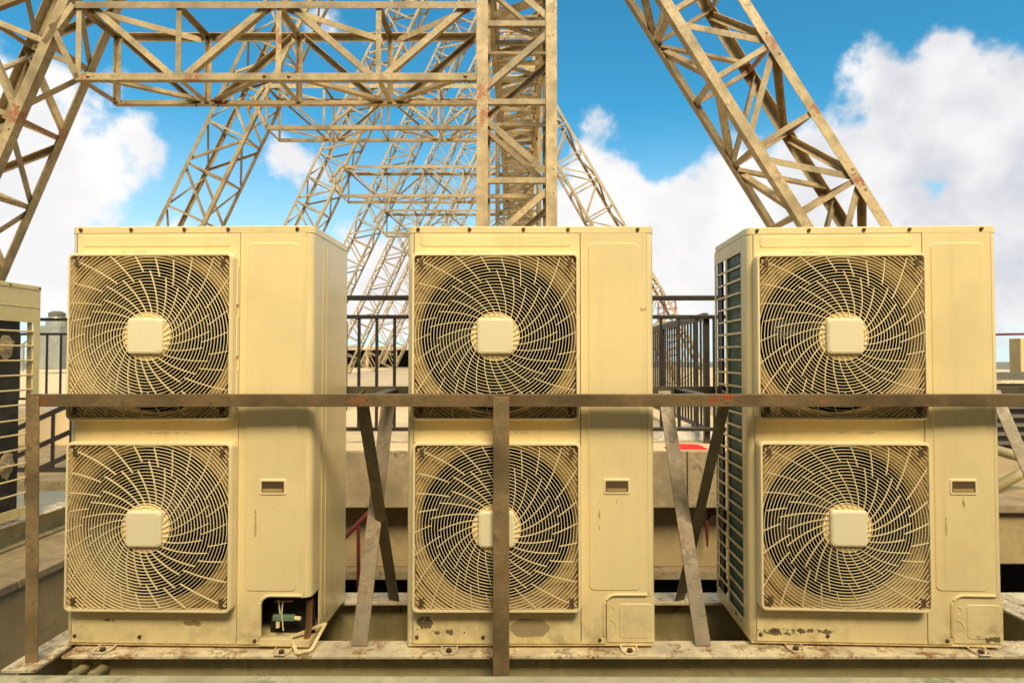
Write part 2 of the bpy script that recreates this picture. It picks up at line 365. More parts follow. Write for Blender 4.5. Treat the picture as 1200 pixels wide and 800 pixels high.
strap('rail_post', MB().ell((-.070, 2.352, Z(-1.172)), (-.070, 2.352, RZ-.008), .060, .007, (0,-1,0), 1), M_post, 'upright brown angle-iron post crossing the front of the middle unit', 'post', bevel=.0015)
strap('rail_post', MB().ell((-1.795, 2.354, Z(-1.132)), (-1.808, 2.354, RZ-.008), .047, .006, (0,-1,0), 1), M_post, 'rusty angle-iron post at the left end of the front rail', 'post', bevel=.0015)
def cross(x0, x1, label):
    strap('cross_tie', MB().bar((x0, 2.372, RZ-.02), (x1, 2.98, RZ-.012), .045, .006, (0,0,1)), M_brace, label, 'steel tie')
cross(-.56, -.56, 'short tie between front and rear rails in the gap left of the middle unit')
cross(.79, .79, 'short tie between front and rear rails in the gap right of the middle unit')
strap('diagonal_brace', MB().ell((-.590, 2.375, RZ-.01), (-.572, 3.00, BT-.06), .056, .006, (-.35,-1,.1), -1), M_brace, 'dark greenish angle brace leaning right, top at the front rail, left of the middle unit', 'brace')
strap('diagonal_brace', MB().ell((.825, 2.375, RZ-.01), (.80, 3.00, BT-.06), .050, .006, (.35,-1,.1), 1), M_brace, 'brown angle brace leaning left, top at the rust spot on the front rail', 'brace')
strap('diagonal_brace', MB().bar((-.575, 2.97, RZ-.02), (-.595, 2.49, BT+.002), .062, .009, (0,-1,.2)), M_bar, 'flat bar with peeling white paint, left of the middle unit', 'brace', bevel=.001)
strap('diagonal_brace', MB().bar((.715, 2.97, RZ-.02), (.745, 2.49, BT+.002), .060, .009, (0,-1,.2)), M_bar, 'mottled flat bar with peeling white paint, right of the middle unit', 'brace', bevel=.001)
strap('diagonal_brace', MB().bar((2.27, 2.98, RZ-.02), (2.31, 2.49, BT+.002), .05, .009, (-.3,-1,.2)), M_bar, 'flat bar brace at the right edge, beyond the rightmost unit', 'brace')

# ---------------------------------------------------------------- outdoor units
UW, UH, UD = .962, 1.614, .46
HX = UW/2
px2 = lambda px: (px-481.0)/293.5-HX         # measured on the middle unit
pz2 = lambda py: (752.0-py)/301
SEAM = px2(679)
GC = [(px2(582), pz2(396.5)), (px2(583.5), pz2(615))]
GH = .322                                    # half size of a fan guard

def guard_mesh():
    m = MB(); half = GH-.010
    def strip(pts, w, d, y, closed=False):
        n = len(pts); rows = []
        for i, p in enumerate(pts):
            a = pts[i-1] if (i or closed) else p; b = pts[(i+1) % n] if (i < n-1 or closed) else p
            t = Vector((b[0]-a[0], b[1]-a[1])); t.normalize(); nx, nz = -t.y*w/2, t.x*w/2
            rows.append([(p[0]-nx, y, p[1]-nz), (p[0]+nx, y, p[1]+nz), (p[0]+nx, y+d, p[1]+nz), (p[0]-nx, y+d, p[1]-nz)])
        if closed: rows.append(rows[0])
        m.rings(rows, True, not closed)
    r = .080; k = 0
    while r < .440:
        n = 72 if r < .2 else 120; run = []; full = True; runs = []
        dome = -.004-.018*max(0, 1-(r/.33)**2)
        for i in range(n+1):
            a = 2*math.pi*i/n; x, z = r*math.cos(a), r*math.sin(a)
            if abs(x) < half and abs(z) < half: run.append((x, z))
            else:
                full = False
                if len(run) > 1: runs.append(run)
                run = []
        if full: strip(run[:-1], .0021, .004, dome, True)
        else:
            if len(run) > 1: runs.append(run)
            for q in runs: strip(q, .0021, .004, dome)
        r += .0119
    for k in range(26):
        for seg in (0, 1):
            jog = .232+.020*math.sin(k*2.1)
            r0, r1 = (.066, jog+.004) if seg == 0 else (jog, .44)
            pts = []
            for i in range(13):
                rr = r0+(r1-r0)*i/12; a = R(k*360/26+(0 if seg == 0 else 6.2))+R(25)*math.log(rr/.066)
                x, z = rr*math.cos(a), rr*math.sin(a)
                if abs(x) < half and abs(z) < half: pts.append((x, z))
                elif pts: break
            rm = (r0+min(r1, .33))/2
            if len(pts) > 1:
                # follow the dome
                n = len(pts); rows = []
                for i, p in enumerate(pts):
                    a_ = pts[max(i-1, 0)]; b_ = pts[min(i+1, n-1)]; t = Vector((b_[0]-a_[0], b_[1]-a_[1])); t.normalize(); nx, nz = -t.y*.0013, t.x*.0013
                    y = -.0052-.018*max(0, 1-((p[0]**2+p[1]**2)**.5/.33)**2)
                    rows.append([(p[0]-nx, y, p[1]-nz), (p[0]+nx, y, p[1]+nz), (p[0]+nx, y+.006, p[1]+nz), (p[0]-nx, y+.006, p[1]-nz)])
                m.rings(rows, True, True)
    return m
def make_guard(parent, x, z):
    g_ = guard_mesh().build('fan_guard', M_grille, parent, loc=(x, -.042, z))
    out = rrect(-GH, -GH, GH, GH, .022); inn = rrect(-GH+.011, -GH+.011, GH-.011, GH-.011, .012)
    mid = rrect(-GH+.004, -GH+.004, GH-.004, GH-.004, .019)
    f = MB(); f.rings([[(a, .0415, b) for a, b in out], [(a, .002, b) for a, b in out], [(a, -.0065, b) for a, b in mid], [(a, -.0065, b) for a, b in inn], [(a, .022, b) for a, b in inn]])
    f.build('guard_frame', M_grille, g_, smooth=False)
    c = MB(); c.plate(rrect(-.068, -.068, .068, .068, .016), -.034, -.012, .004)
    c.plate(rrect(-.062, -.062, .062, .062, .014), -.036, -.033, .002); c.build('hub_cap', M_cap, g_)
    hb = MB(); hb.tube([(0,-.012,0),(0,-.016,0),(0,-.018,0)], [.094,.088,.066], 40); hb.build('hub_disc', M_grille, g_)
    for sx in (-1, 1):
        for sz in (-1, 1):
            s = MB(); s.plate(rrect(sx*.285-.016, sz*.283-.020, sx*.285+.016, sz*.283+.020, .006, 3), .004, .02, .002)
            lug = s.build('fixing_lug', M_shroud, g_)
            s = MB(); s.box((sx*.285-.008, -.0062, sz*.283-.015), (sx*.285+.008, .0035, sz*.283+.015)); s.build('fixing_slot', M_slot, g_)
    return g_
def shroud(parent, x, z):
    rows = []; n = 96
    prof = [(.52, .004), (.372, .004), (.368, .016), (.352, .016), (.348, .000), (.332, .004), (.317, .010), (.306, .018), (.299, .030), (.296, .045), (.296, .055)]
    for r, y in prof:
        row = []
        for j in range(n):
            a = 2*math.pi*(j+.5)/n; rb = (GH-.004)/max(abs(math.cos(a)), abs(math.sin(a))); q = min(r, rb)
            row.append((q*math.cos(a), y, q*math.sin(a)))
        rows.append(row)
    m = MB(); m.rings(rows); return m.build('fan_shroud', M_shroud, parent, loc=(x, -.026, z))
def fan(parent, x, z, a0):
    hub = MB(); hub.tube([(0,0,0),(0,.01,0),(0,.09,0)], [.06,.072,.072], 24); h = hub.build('fan_hub', M_blade, parent, loc=(x, .09, z))
    for k in range(4):
        rows = []
        for i in range(7):
            t = i/6; r = .065+t*.215
            row = []
            for j in range(7):
                s = j/6; a = R(a0+90*k)+R(-14+t*34)+s*R(52+10*t); row.append((r*math.cos(a), .125-.075*s+.01*math.sin(s*3.1), r*math.sin(a)))
            rows.append(row)
        b = MB(); b.rings(rows, False); o = b.build('fan_blade', M_blade, h, smooth=True)
        sm = o.modifiers.new('thick', 'SOLIDIFY'); sm.thickness = .003
    return h
screw_me = None
def screw(parent, x, y, z, r=.0075):
    global screw_me
    if screw_me is None:
        m = MB(); m.tube([(0,0,0),(0,-.004,0),(0,-.0055,0)], [1*.0075,.007,.004], 8); o = m.build('screw', M_screw, parent); screw_me = o.data; o.location = (x, y, z)
    else:
        o = bpy.data.objects.new('screw', screw_me); COL.objects.link(o); o.parent = parent; o.location = (x, y, z)
    return o
def panel_with_square_holes(m, x0, x1, z0, z1, holes, y0, y1):
    """front sheet at y0..y1 with rectangular openings stacked in z"""
    hs = sorted(holes, key=lambda h: h[2]); z = z0
    for (a, b, c, d) in hs:
        m.box((x0, y0, z), (x1, y1, c)); m.box((x0, y0, c), (a, y1, d)); m.box((b, y0, c), (x1, y1, d)); z = d
    m.box((x0, y0, z), (x1, y1, z1))

def make_unit(X, Y, Zb, rz, label, paint, left_grille=False, open_corner=False, fa=(10, 40)):
    u = empty('outdoor_unit', (X, Y, Zb), R(rz), label, 'air conditioner', 'twin fan outdoor units in a row on the steel frame')
    # lid with folded edge
    top = UH
    def lido(e, rad=.028):
        return [(a, b) for a, b in rrect(-HX-e, -e, HX+e, UD+e, rad, 6)]
    m = MB(); m.rings([[(a, b, zz) for a, b in lido(e)] for zz, e in ((top-.026, .0015), (top-.003, .0015), (top, -.002))], True, True)
    m.build('top_cover', paint, u)
    for xx in (493, 552, 614, 665, 745): screw(u, px2(xx), -.003, pz2(270))
    # fan panel
    m = MB(); holes = [(x-GH+.004, x+GH-.004, z-GH+.004, z+GH-.004) for x, z in GC]
    panel_with_square_holes(m, -HX+.028, SEAM-.0015, .0, top-.0265, holes, 0, .006)
    m.box((SEAM-.0085, .0065, .0), (SEAM-.0025, .02, top-.03))
    em = rrect(px2(496), pz2(290.5), px2(668), pz2(277), .012); m.plate(em, -.0035, .001, .003)
    m.build('fan_panel', paint, u)
    # rounded front left post
    rows = []
    prof = []
    for k in range(7):
        a = R(180+90*k/6); prof.append((-HX+.028+.028*math.cos(a), .028+.028*math.sin(a)))
    prof = [(-HX, .05)]+prof+[(-HX+.0275, 0)]
    m = MB(); m.rings([[(a, b, zz) for a, b in prof] for zz in (0, top-.0265)], False)
    o = m.build('corner_post', paint, u, smooth=True)
    # service panel (with notch at the lower right)
    m = MB(); zn = pz2(698); xn = px2(707); xr = HX-.028
    out = [(SEAM+.0015, 0), (xn, 0)]
    for k in range(7):
        a = R(180-90*k/6); out.append((xn+.035+.035*math.cos(a), zn-.035+.035*math.sin(a)))
    out += [(xr, zn), (xr, top-.0265), (SEAM+.0015, top-.0265)]
    # as strips (concave outline)
    m.box((SEAM+.0015, -.001, 0), (xn, .006, zn-.035)); m.box((SEAM+.0015, -.001, zn), (xr, .006, top-.0265))
    arc = [(xn+.035+.035*math.cos(R(180-90*k/6)), zn-.035+.035*math.sin(R(180-90*k/6))) for k in range(7)]
    poly = [(SEAM+.0015, zn-.035)]+arc+[(SEAM+.0015, zn)]
    m.rings([[(a, -.001, b) for a, b in poly], [(a, .006, b) for a, b in poly]], True, True)
    # pressed field and rib
    pl = rrect(px2(688), pz2(691), px2(747), pz2(286), .022)
    m.plate(pl, -.0045, 0, .0032)
    m.box((px2(755.3), -.0022, zn+.012), (px2(756.6), 0, top-.045))
    rib = []
    for (a, b) in [(xn-.006, .03)]+[(xn-.006+.045+.045*math.cos(R(180-90*k/8)), zn+.007-.045+.045*math.sin(R(180-90*k/8))) for k in range(9)]+[(HX-.035, zn+.007)]:
        rib.append((a, -.002, b))
    m.tube(rib, .0055, 8)
    sp = m.build('service_panel', paint, u)
    # rounded right corner + side panel
    prof = [(HX-.0275, 0)]
    for k in range(9):
        a = R(270+90*k/8); prof.append((HX-.028+.028*math.cos(a), .028+.028*math.sin(a)))
    prof.append((HX, .10))
    zc_ = zn
    m = MB(); m.rings([[(a, b, zz) for a, b in prof] for zz in (zc_, top-.0265)], False); m.build('corner_post', paint, u, smooth=True)
    m = MB(); m.box((HX-.006, .1025, .0), (HX-.0002, UD, top-.0265))
    m.box((HX, .115, .05), (HX+.002, .120, top-.05)); m.box((HX, .165, .05), (HX+.002, .169, top-.05))
    m.build('side_panel', paint, u, bevel=.0015)
    if not open_corner:
        m = MB(); m.box((xn+.004, .002, .004), (HX-.004, .008, zn-.002))
        m.box((HX-.010, .008, .004), (HX-.004, .10, zn-.002))
        m.plate(rrect(xn+.052, .020, HX-.012, zn-.028, .014), -.0005, .003, .0022)
        m.tube([(xn+.012+.028*math.cos(R(a)), .001, .062+.028*math.sin(R(a))) for a in range(-70, 100, 17)], .0013, 5)
        m.tube([(xn+.018+.014*math.cos(R(a)), .001, .128+.014*math.sin(R(a))) for a in range(-90, 100, 19)], .0013, 5)
        m.build('pipe_cover', paint, u)
    # recessed handle
    hx0, hx1, hz0, hz1 = px2(704.5), px2(735), pz2(580), pz2(561.5)
    h = MB(); o4 = rrect(hx0, hz0, hx1, hz1, .006, 3); i4 = rrect(hx0+.008, hz0+.009, hx1-.008, hz1-.009, .003, 3)
    h.rings([[(a, -.0045, b) for a, b in o4], [(a, -.0085, b) for a, b in rrect(hx0+.003, hz0+.003, hx1-.003, hz1-.003, .004, 3)], [(a, -.0085, b) for a, b in i4], [(a, -.0047, b) for a, b in i4]])
    hh = h.build('handle_surround', M_grille, sp)
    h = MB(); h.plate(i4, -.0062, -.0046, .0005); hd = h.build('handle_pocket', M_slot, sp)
    h = MB(); h.box((hx0+.012, -.0075, hz0+.011), (hx1-.014, -.0063, hz0+.024)); h.build('handle_lip', M_shroud, sp)
    # back, left side, base, inner walls
    if left_grille:
        sp0, sp1 = .055, UD-.004
        m = MB()
        m.box((-HX, .052, 0), (-HX+.006, .075, top-.0265)); m.box((-HX, .272, .05), (-HX+.006, .292, top-.0765)); m.box((-HX, UD-.018, 0), (-HX+.006, UD, top-.0265))
        m.box((-HX, .075, top-.085), (-HX+.006, UD-.018, top-.0265)); m.box((-HX, .075, 0), (-HX+.006, UD-.018, .05))
        gs = m.build('side_frame', paint, u, bevel=.0015)
        nb = 26; z0, z1 = .05, top-.085
        wm = MB().box((-.0035, 0, -.0042), (.0015, .367, .0042)).build('grille_bar', paint, gs, loc=(-HX+.0015, .075, z0+(z1-z0)/(nb+1)))
        for k in range(1, nb):
            o = wm.copy(); COL.objects.link(o); o.parent = gs; o.location = (-HX+.0015, .075, z0+(z1-z0)*(k+1)/(nb+1))
        m = MB(); m.box((-HX+.011, .03, .03), (-HX+.04, .315, top-.03)); 
        for k in range(32):
            zz = .05+k*.048; m.box((-HX+.0085, .035, zz), (-HX+.011, .315, zz+.004))
        m.build('condenser_coil', M_coil, u)
        m = MB(); m.box((-HX+.008, .372, .0), (-HX+.018, .441, top-.03)); m.build('inner_post', M_fence, u)
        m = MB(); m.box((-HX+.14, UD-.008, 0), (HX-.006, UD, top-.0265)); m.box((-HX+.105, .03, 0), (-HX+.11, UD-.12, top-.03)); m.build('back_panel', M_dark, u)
    else:
        m = MB(); m.box((-HX, .052, 0), (-HX+.006, UD, top-.0265)); m.build('side_panel', paint, u)
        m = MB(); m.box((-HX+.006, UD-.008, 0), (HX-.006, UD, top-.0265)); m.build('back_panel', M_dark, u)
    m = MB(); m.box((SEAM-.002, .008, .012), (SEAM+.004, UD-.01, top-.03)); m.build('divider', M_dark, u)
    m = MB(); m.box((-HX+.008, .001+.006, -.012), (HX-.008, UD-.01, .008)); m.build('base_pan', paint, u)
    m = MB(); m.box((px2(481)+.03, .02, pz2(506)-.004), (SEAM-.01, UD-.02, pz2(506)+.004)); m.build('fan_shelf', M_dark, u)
    for i, (x, z) in enumerate(GC):
        shroud(u, x, z); fan(u, x, z, fa[i]); make_guard(u, x, z)
    # little latch strips beside the guards
    for z in (GC[0][1], GC[1][1]):
        for dz in (-.20, 0, .20):
            MB().box((GC[0][0]+GH+.0012, -.014, z+dz-.075), (GC[0][0]+GH+.0055, 0, z+dz+.075)).build('guard_clip', M_cap, u)
    for xx, yy in ((493, 744.5), (568, 745)): screw(u, px2(xx), 0, pz2(yy))
    screw(u, px2(700), -.001, pz2(748))
    # feet: bent strap loops sticking out under the front and back
    for xf in (px2(530), px2(733)):
        m = MB(); w = .030
        m.tube([(xf-w, .04, -.010), (xf-w, -.020, -.018), (xf-w*.62, -.046, -.019), (xf+w*.62, -.046, -.019), (xf+w, -.020, -.018), (xf+w, .04, -.010)], .0035, 6)
        m.box((xf-w+.004, -.02, -.0225), (xf+w-.004, .05, -.0195)); 
        f_ = m.build('foot', M_flange, u)
        m = MB(); m.tube([(xf, -.022, -.019), (xf, -.022, -.012), (xf, -.022, -.008)], [.011, .011, .004], 8); m.build('foot_bolt', M_screw, f_)
    if open_corner:
        m = MB(); m.box((xn+.002, .085, .0), (HX-.012, .090, zn+.05)); m.build('inner_plate', M_dark, u)
        m = MB(); m.box((xn-.004, -.002, -.006), (HX-.075, .02, .022)); m.build('bottom_strip', paint, u, bevel=.002)
        # bent flap hanging out of the corner
        m = MB(); a_ = [(HX-.085, .02, .02), (HX-.035, -.045, -.012), (HX+.010, -.02, -.010), (HX+.03, .09, .045)]
        m.bar(a_[0], a_[1], .012, .004, (0,-.3,1)); m.bar(a_[1], a_[2], .012, .004, (0,-.3,1)); m.bar(a_[2], a_[3], .012, .004, (0,-.3,1)); m.bar(a_[3], a_[0], .012, .004, (0,-.3,1))
        m.build('bent_flap', paint, u)
        m = MB(); m.box((px2(716), .03, .075), (px2(741), .05, .097)); m.build('valve', M_valve, u, bevel=.004)
        m = MB(); m.tube([(px2(741), .04, .085), (px2(748), .04, .083)], .008, 8); m.build('valve_cap', M_grille, u); MB().tube([(px2(722), .035, .05), (px2(722), .035, .072)], .008, 8).build('valve_stem', M_grille, u)
        m = MB(); m.tube([(px2(728), .032, .155), (px2(727), .03, .10), (px2(729), .03, .04)], .0022, 6); m.tube([(px2(722), .04, .155), (px2(724), .04, .10)], .003, 6); m.build('cable', M_cap, u)
        m = MB(); m.tube([(px2(757), .05, .155), (px2(757), .045, .06), (px2(755), .04, .0), (px2(755), .05, -.03)], .013, 10); m.build('refrigerant_pipe', M_copper, u)
        m = MB(); m.tube([(px2(716), .05, .145), (px2(738), .045, .150)], .005, 6); m.build('small_pipe', M_copper, u)
        m = MB(); m.box((HX-.0055, .1035, .0), (HX-.0005, .104, zn)); 
    return u

ST = (.10, .07, .03)
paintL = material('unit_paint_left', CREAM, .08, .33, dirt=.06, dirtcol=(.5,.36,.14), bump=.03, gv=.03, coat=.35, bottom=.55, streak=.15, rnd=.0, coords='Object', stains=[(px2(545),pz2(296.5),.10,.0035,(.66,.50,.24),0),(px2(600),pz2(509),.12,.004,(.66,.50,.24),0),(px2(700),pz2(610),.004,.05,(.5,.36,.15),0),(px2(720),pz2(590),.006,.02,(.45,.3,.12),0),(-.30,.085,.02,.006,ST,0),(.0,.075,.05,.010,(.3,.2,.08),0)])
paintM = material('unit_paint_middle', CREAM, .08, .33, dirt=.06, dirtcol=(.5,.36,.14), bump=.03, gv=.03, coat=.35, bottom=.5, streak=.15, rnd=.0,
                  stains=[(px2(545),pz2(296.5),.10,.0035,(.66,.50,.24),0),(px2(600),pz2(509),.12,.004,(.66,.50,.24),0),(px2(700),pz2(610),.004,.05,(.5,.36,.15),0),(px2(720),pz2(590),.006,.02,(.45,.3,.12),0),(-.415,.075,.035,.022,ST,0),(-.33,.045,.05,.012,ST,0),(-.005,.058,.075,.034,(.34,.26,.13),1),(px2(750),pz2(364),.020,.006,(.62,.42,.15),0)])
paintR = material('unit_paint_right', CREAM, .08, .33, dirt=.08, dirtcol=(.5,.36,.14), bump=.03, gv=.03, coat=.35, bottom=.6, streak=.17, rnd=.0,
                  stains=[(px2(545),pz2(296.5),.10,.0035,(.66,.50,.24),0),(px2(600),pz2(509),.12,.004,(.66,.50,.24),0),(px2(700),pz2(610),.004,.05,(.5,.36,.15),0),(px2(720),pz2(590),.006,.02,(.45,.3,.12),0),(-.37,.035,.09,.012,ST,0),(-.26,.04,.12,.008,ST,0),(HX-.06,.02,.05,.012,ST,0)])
UB = Z(-1.103)
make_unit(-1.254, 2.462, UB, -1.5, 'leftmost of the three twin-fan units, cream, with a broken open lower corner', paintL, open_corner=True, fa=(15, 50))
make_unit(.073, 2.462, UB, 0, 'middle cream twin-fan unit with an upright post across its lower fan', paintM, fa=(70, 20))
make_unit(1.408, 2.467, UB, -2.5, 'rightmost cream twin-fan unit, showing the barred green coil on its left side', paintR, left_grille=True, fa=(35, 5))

# the cut-off unit at the left edge
u = empty('outdoor_unit', (-3.365, 4.50, Z(-1.10)), 0, 'cream unit cut off by the left edge, open barred side with torn foam inside', 'air conditioner')
H4 = 1.60
paint4 = material('unit_paint_edge', (.78, .60, .25), .06, .4, dirt=.1, bump=.05, coat=.2, bottom=.4, streak=.12, rnd=0)
MB().box((-.9, -1.0, H4-.03), (.004, .003, H4)).build('top_cover', paint4, u, bevel=.004)
m = MB(); m.box((-.008, -.062, 0), (0, 0, H4-.031)); m.box((-.008, -1.0, H4-.26), (0, -.0625, H4-.031)); m.box((-.008, -1.0, 0), (0, -.0625, .07)); m.box((0, -1.0, H4-.155), (.003, 0, H4-.15)); m.build('side_frame', paint4, u, bevel=.002)
for k in range(12):
    MB().tube([(-.004, -1.0, .165+k*.101), (-.004, -.06, .165+k*.101)], .0062, 8).build('grille_bar', paint4, u)
m = MB(); m.box((-.10, -1.0, .02), (-.035, -.14, H4-.04)); m.build('condenser_coil', material('dark_coil', (.04,.032,.018), .3, .7, dirt=.4, dirtcol=(.12,.09,.05), scale=3), u)
MB().box((-.02, -.095, .02), (-.010, -.064, H4-.04)).build('inner_post', M_shroud, u)
MB().box((-.9, -1.0, 0), (-.86, 0, H4-.04)).build('back_panel', M_dark, u)
for (yy, zz, r) in ((-.26, 1.17, .075), (-.24, .37, .085)):
    rng = random.Random(int(zz*100)); m = MB(); rows = []
    for i in range(7):
        t = i/6; rr = r*math.sin(math.pi*(.08+.84*t))
        rows.append([(-.04+.35*rr*math.cos(a)*rng.uniform(.6, 1.2), yy+rr*math.sin(a)*rng.uniform(.6, 1.3), zz+r*(1-2*t)*1.1+rng.uniform(-.012, .012)) for a in [2*math.pi*j/11 for j in range(11)]])
    m.rings(rows, True, True); o = m.build('torn_foam', M_foam, u, smooth=False)
for k in (-.28, -.02): screw(u, .006, k, H4-.015).rotation_euler = (0, 0, R(90))

# ---------------------------------------------------------------- fences
bar_me = {}
def fence(name, p, q, ztop, zmid, zbot, step, label, rad=.013, rail_h=.045, extra=()):
    p, q = Vector(p), Vector(q); root = empty(name, p, math.atan2(q.y-p.y, q.x-p.x), label, 'fence'); Ln = (q-p).length
    MB().box((0, -.022, ztop-rail_h-p.z), (Ln, .022, ztop-p.z)).build('top_rail', M_fence, root, bevel=.006)
    MB().box((0, -.016, zmid-.036-p.z), (Ln, .016, zmid-p.z)).build('middle_rail', M_fence, root, bevel=.004)
    MB().box((0, -.016, zbot-p.z), (Ln, .016, zbot+.034-p.z)).build('bottom_rail', M_fence, root, bevel=.004)
    h = zmid-.036-(zbot+.034); me = MB().box((-rad, -.008, 0), (rad, .008, h)).build('tmp', M_fence); dat = me.data; dat.name = 'baluster'; bpy.data.objects.remove(me)
    n = int(Ln/step)
    for k in range(n):
        o = bpy.data.objects.new('baluster', dat); COL.objects.link(o); o.parent = root; o.location = (step*(k+.5), 0, zbot+.034-p.z)
    k = 0
    while k <= Ln+.01:
        MB().box((k-.025, -.025, 0), (k+.025, .025, ztop-rail_h-p.z-.001)).build('post', M_fence, root); k += max(1.4, Ln/round(Ln/1.6)) if Ln > 1.6 else Ln
    return root
FY = 5.6
fence('metal_fence', (-2.38, FY, DECK), (2.30, FY, DECK), Z(.545), Z(.372), Z(-.655), .1575, 'black metal fence behind the units along the edge of the roof deck')
fence('metal_fence', (1.74, FY+.06, DECK), (1.90, 9.6, DECK), Z(.395), Z(.365), Z(-.66), .125, 'black fence with closely set bars running away behind the gap right of the middle unit', rad=.011)
fence('metal_fence', (-7.6, 9.1, DECK), (-2.4, 9.1, DECK), Z(.56), Z(.345), Z(-.62), .20, 'lower-looking black fence farther off, in the gap at the far left')
# stair rail at the far left
sr = empty('stair_railing', (-4.6, 6.9, Z(-1.25)), 0, 'black sloping stair railing behind the left end of the front rail', 'railing')
for dz in (0, -.30, -.55):
    MB().bar((-.9, 0, .42+dz), (.9, 0, 1.24+dz), .05, .03, (0,-1,0)).build('sloping_rail', M_fence, sr)
for k in range(9):
    x = -.8+k*.2; MB().box((x-.014, -.012, 0), (x+.014, .012, .42+(x+.9)*.455)).build('baluster', M_fence, sr)
MB().box((-.9, -.02, -.0), (.9, .02, .05)).build('bottom_rail', M_fence, sr)

# red handrail in the dark space under the deck
hr = empty('pipe_handrail', P(412, 655, 4.9), 0, 'small dark red sloping pipe handrail low in the gap left of the middle unit', 'handrail')
b0 = Vector(hr.location)
MB().tube([P(392, 642, 4.9)-b0, P(436, 596, 4.9)-b0], .018, 8).build('sloping_rail', M_redpaint, hr)
MB().tube([P(420, 614, 4.9)-b0, P(420, 700, 4.9)-b0], .014, 8).build('post', M_redpaint, hr)
# pipe and root-like stain pipe on the recessed wall right of middle unit
dp = empty('drain_pipe', P(822, 600, 5.3), 0, 'rusty bent drain pipe on the wall, low in the gap left of the rightmost unit', 'pipe'); b0 = Vector(dp.location)
MB().tube([P(845, 598, 5.3)-b0, P(832, 600, 5.3)-b0, P(828, 612, 5.3)-b0, P(829, 640, 5.3)-b0], [.03, .032, .02, .008], 8).build('pipe', M_redpaint, dp)

# ---------------------------------------------------------------- things on the deck edge
def crumple(name, cx, cy, z, sx, sy, h, mat, label, cat, seed):
    rng = random.Random(seed); n = 14; vs = []; fs = []
    for i in range(n):
        for j in range(n):
            u_, v_ = i/(n-1), j/(n-1); e = min(u_, 1-u_, v_, 1-v_)*2
            vs.append((cx+(u_-.5)*sx+rng.uniform(-.012, .012), cy+(v_-.5)*sy+rng.uniform(-.012, .012), z+.004+h*min(1, e*1.6)*(.55+.45*math.sin(u_*9+seed)*math.cos(v_*7))*rng.uniform(.7, 1.2)))
    for i in range(n-1):
        for j in range(n-1): fs.append((i*n+j, (i+1)*n+j, (i+1)*n+j+1, i*n+j+1))
    m = MB().add(vs, fs); o = m.build(name, mat, smooth=False); s = o.modifiers.new('t', 'SOLIDIFY'); s.thickness = .004; sb = o.modifiers.new('s', 'SUBSURF'); sb.levels = sb.render_levels = 1
    return tag(o, label, cat)
crumple('cloth', 1.46, 5.33, DECK, .34, .16, .06, M_red, 'crumpled bright red cloth on the deck edge in front of the black fence', 'cloth', 3)
crumple('plastic_sheet', 1.66, 6.05, DECK, .66, .45, .20, M_white, 'crumpled pale plastic sheet lying on the deck behind the fence', 'plastic sheet', 9)
# ---------------------------------------------------------------- lattice steelwork
SEC = .82
def unit_angle(leg, t, mat, name):
    m = MB(); prof = [(0,0),(leg,0),(leg,t),(t,t),(t,leg),(0,leg)]
    m.rings([[(a, b, z) for a, b in prof] for z in (0, 1)], True, True); o = m.build(name, mat); d_ = o.data; bpy.data.objects.remove(o); return d_
ANG = {}
LEG = {'chord': .125, 'leg_chord': .112, 'beam_chord': .078, 'thin_chord': .072, 'strut': .060, 'diagonal': .070, 'thin_strut': .040, 'thin_diagonal': .044}
def angle_me(kind, far):
    key = (kind, far)
    if key not in ANG:
        leg = LEG[kind]
        ANG[key] = unit_angle(leg, .012 if kind == 'chord' else .008, M_truss_far if far else M_truss, kind)
    return ANG[key]
def piece(name, kind, p, q, xdir, ydir, parent, far=False):
    """angle iron from p to q; its two legs point along xdir and ydir (parent has no rotation)"""
    z = (q-p); ln = z.length; z = z/ln; x = Vector(xdir); x = (x-z*x.dot(z)).normalized(); y = z.cross(x)
    if y.dot(Vector(ydir)) < 0:      # mirror by running the bar the other way
        p, q = q, p; z = -z; y = z.cross(x)
    m = Matrix((( x.x, y.x, z.x*ln, p.x), (x.y, y.y, z.y*ln, p.y), (x.z, y.z, z.z*ln, p.z), (0,0,0,1)))
    o = bpy.data.objects.new(name, angle_me(kind, far)); COL.objects.link(o); o.parent = parent; o.matrix_local = m
    return o
def add_angle(mb, kind, p, q, xdir, ydir):
    leg = LEG[kind]; t = .008
    z = (q-p).normalized(); x = Vector(xdir); x = (x-z*x.dot(z)).normalized(); y = z.cross(x)
    if y.dot(Vector(ydir)) < 0: y = -y
    prof = [(0,0),(leg,0),(leg,t),(t,t),(t,leg),(0,leg)]
    mb.rings([[c+x*a+y*b for a, b in prof] for c in (p, q)], True, True)
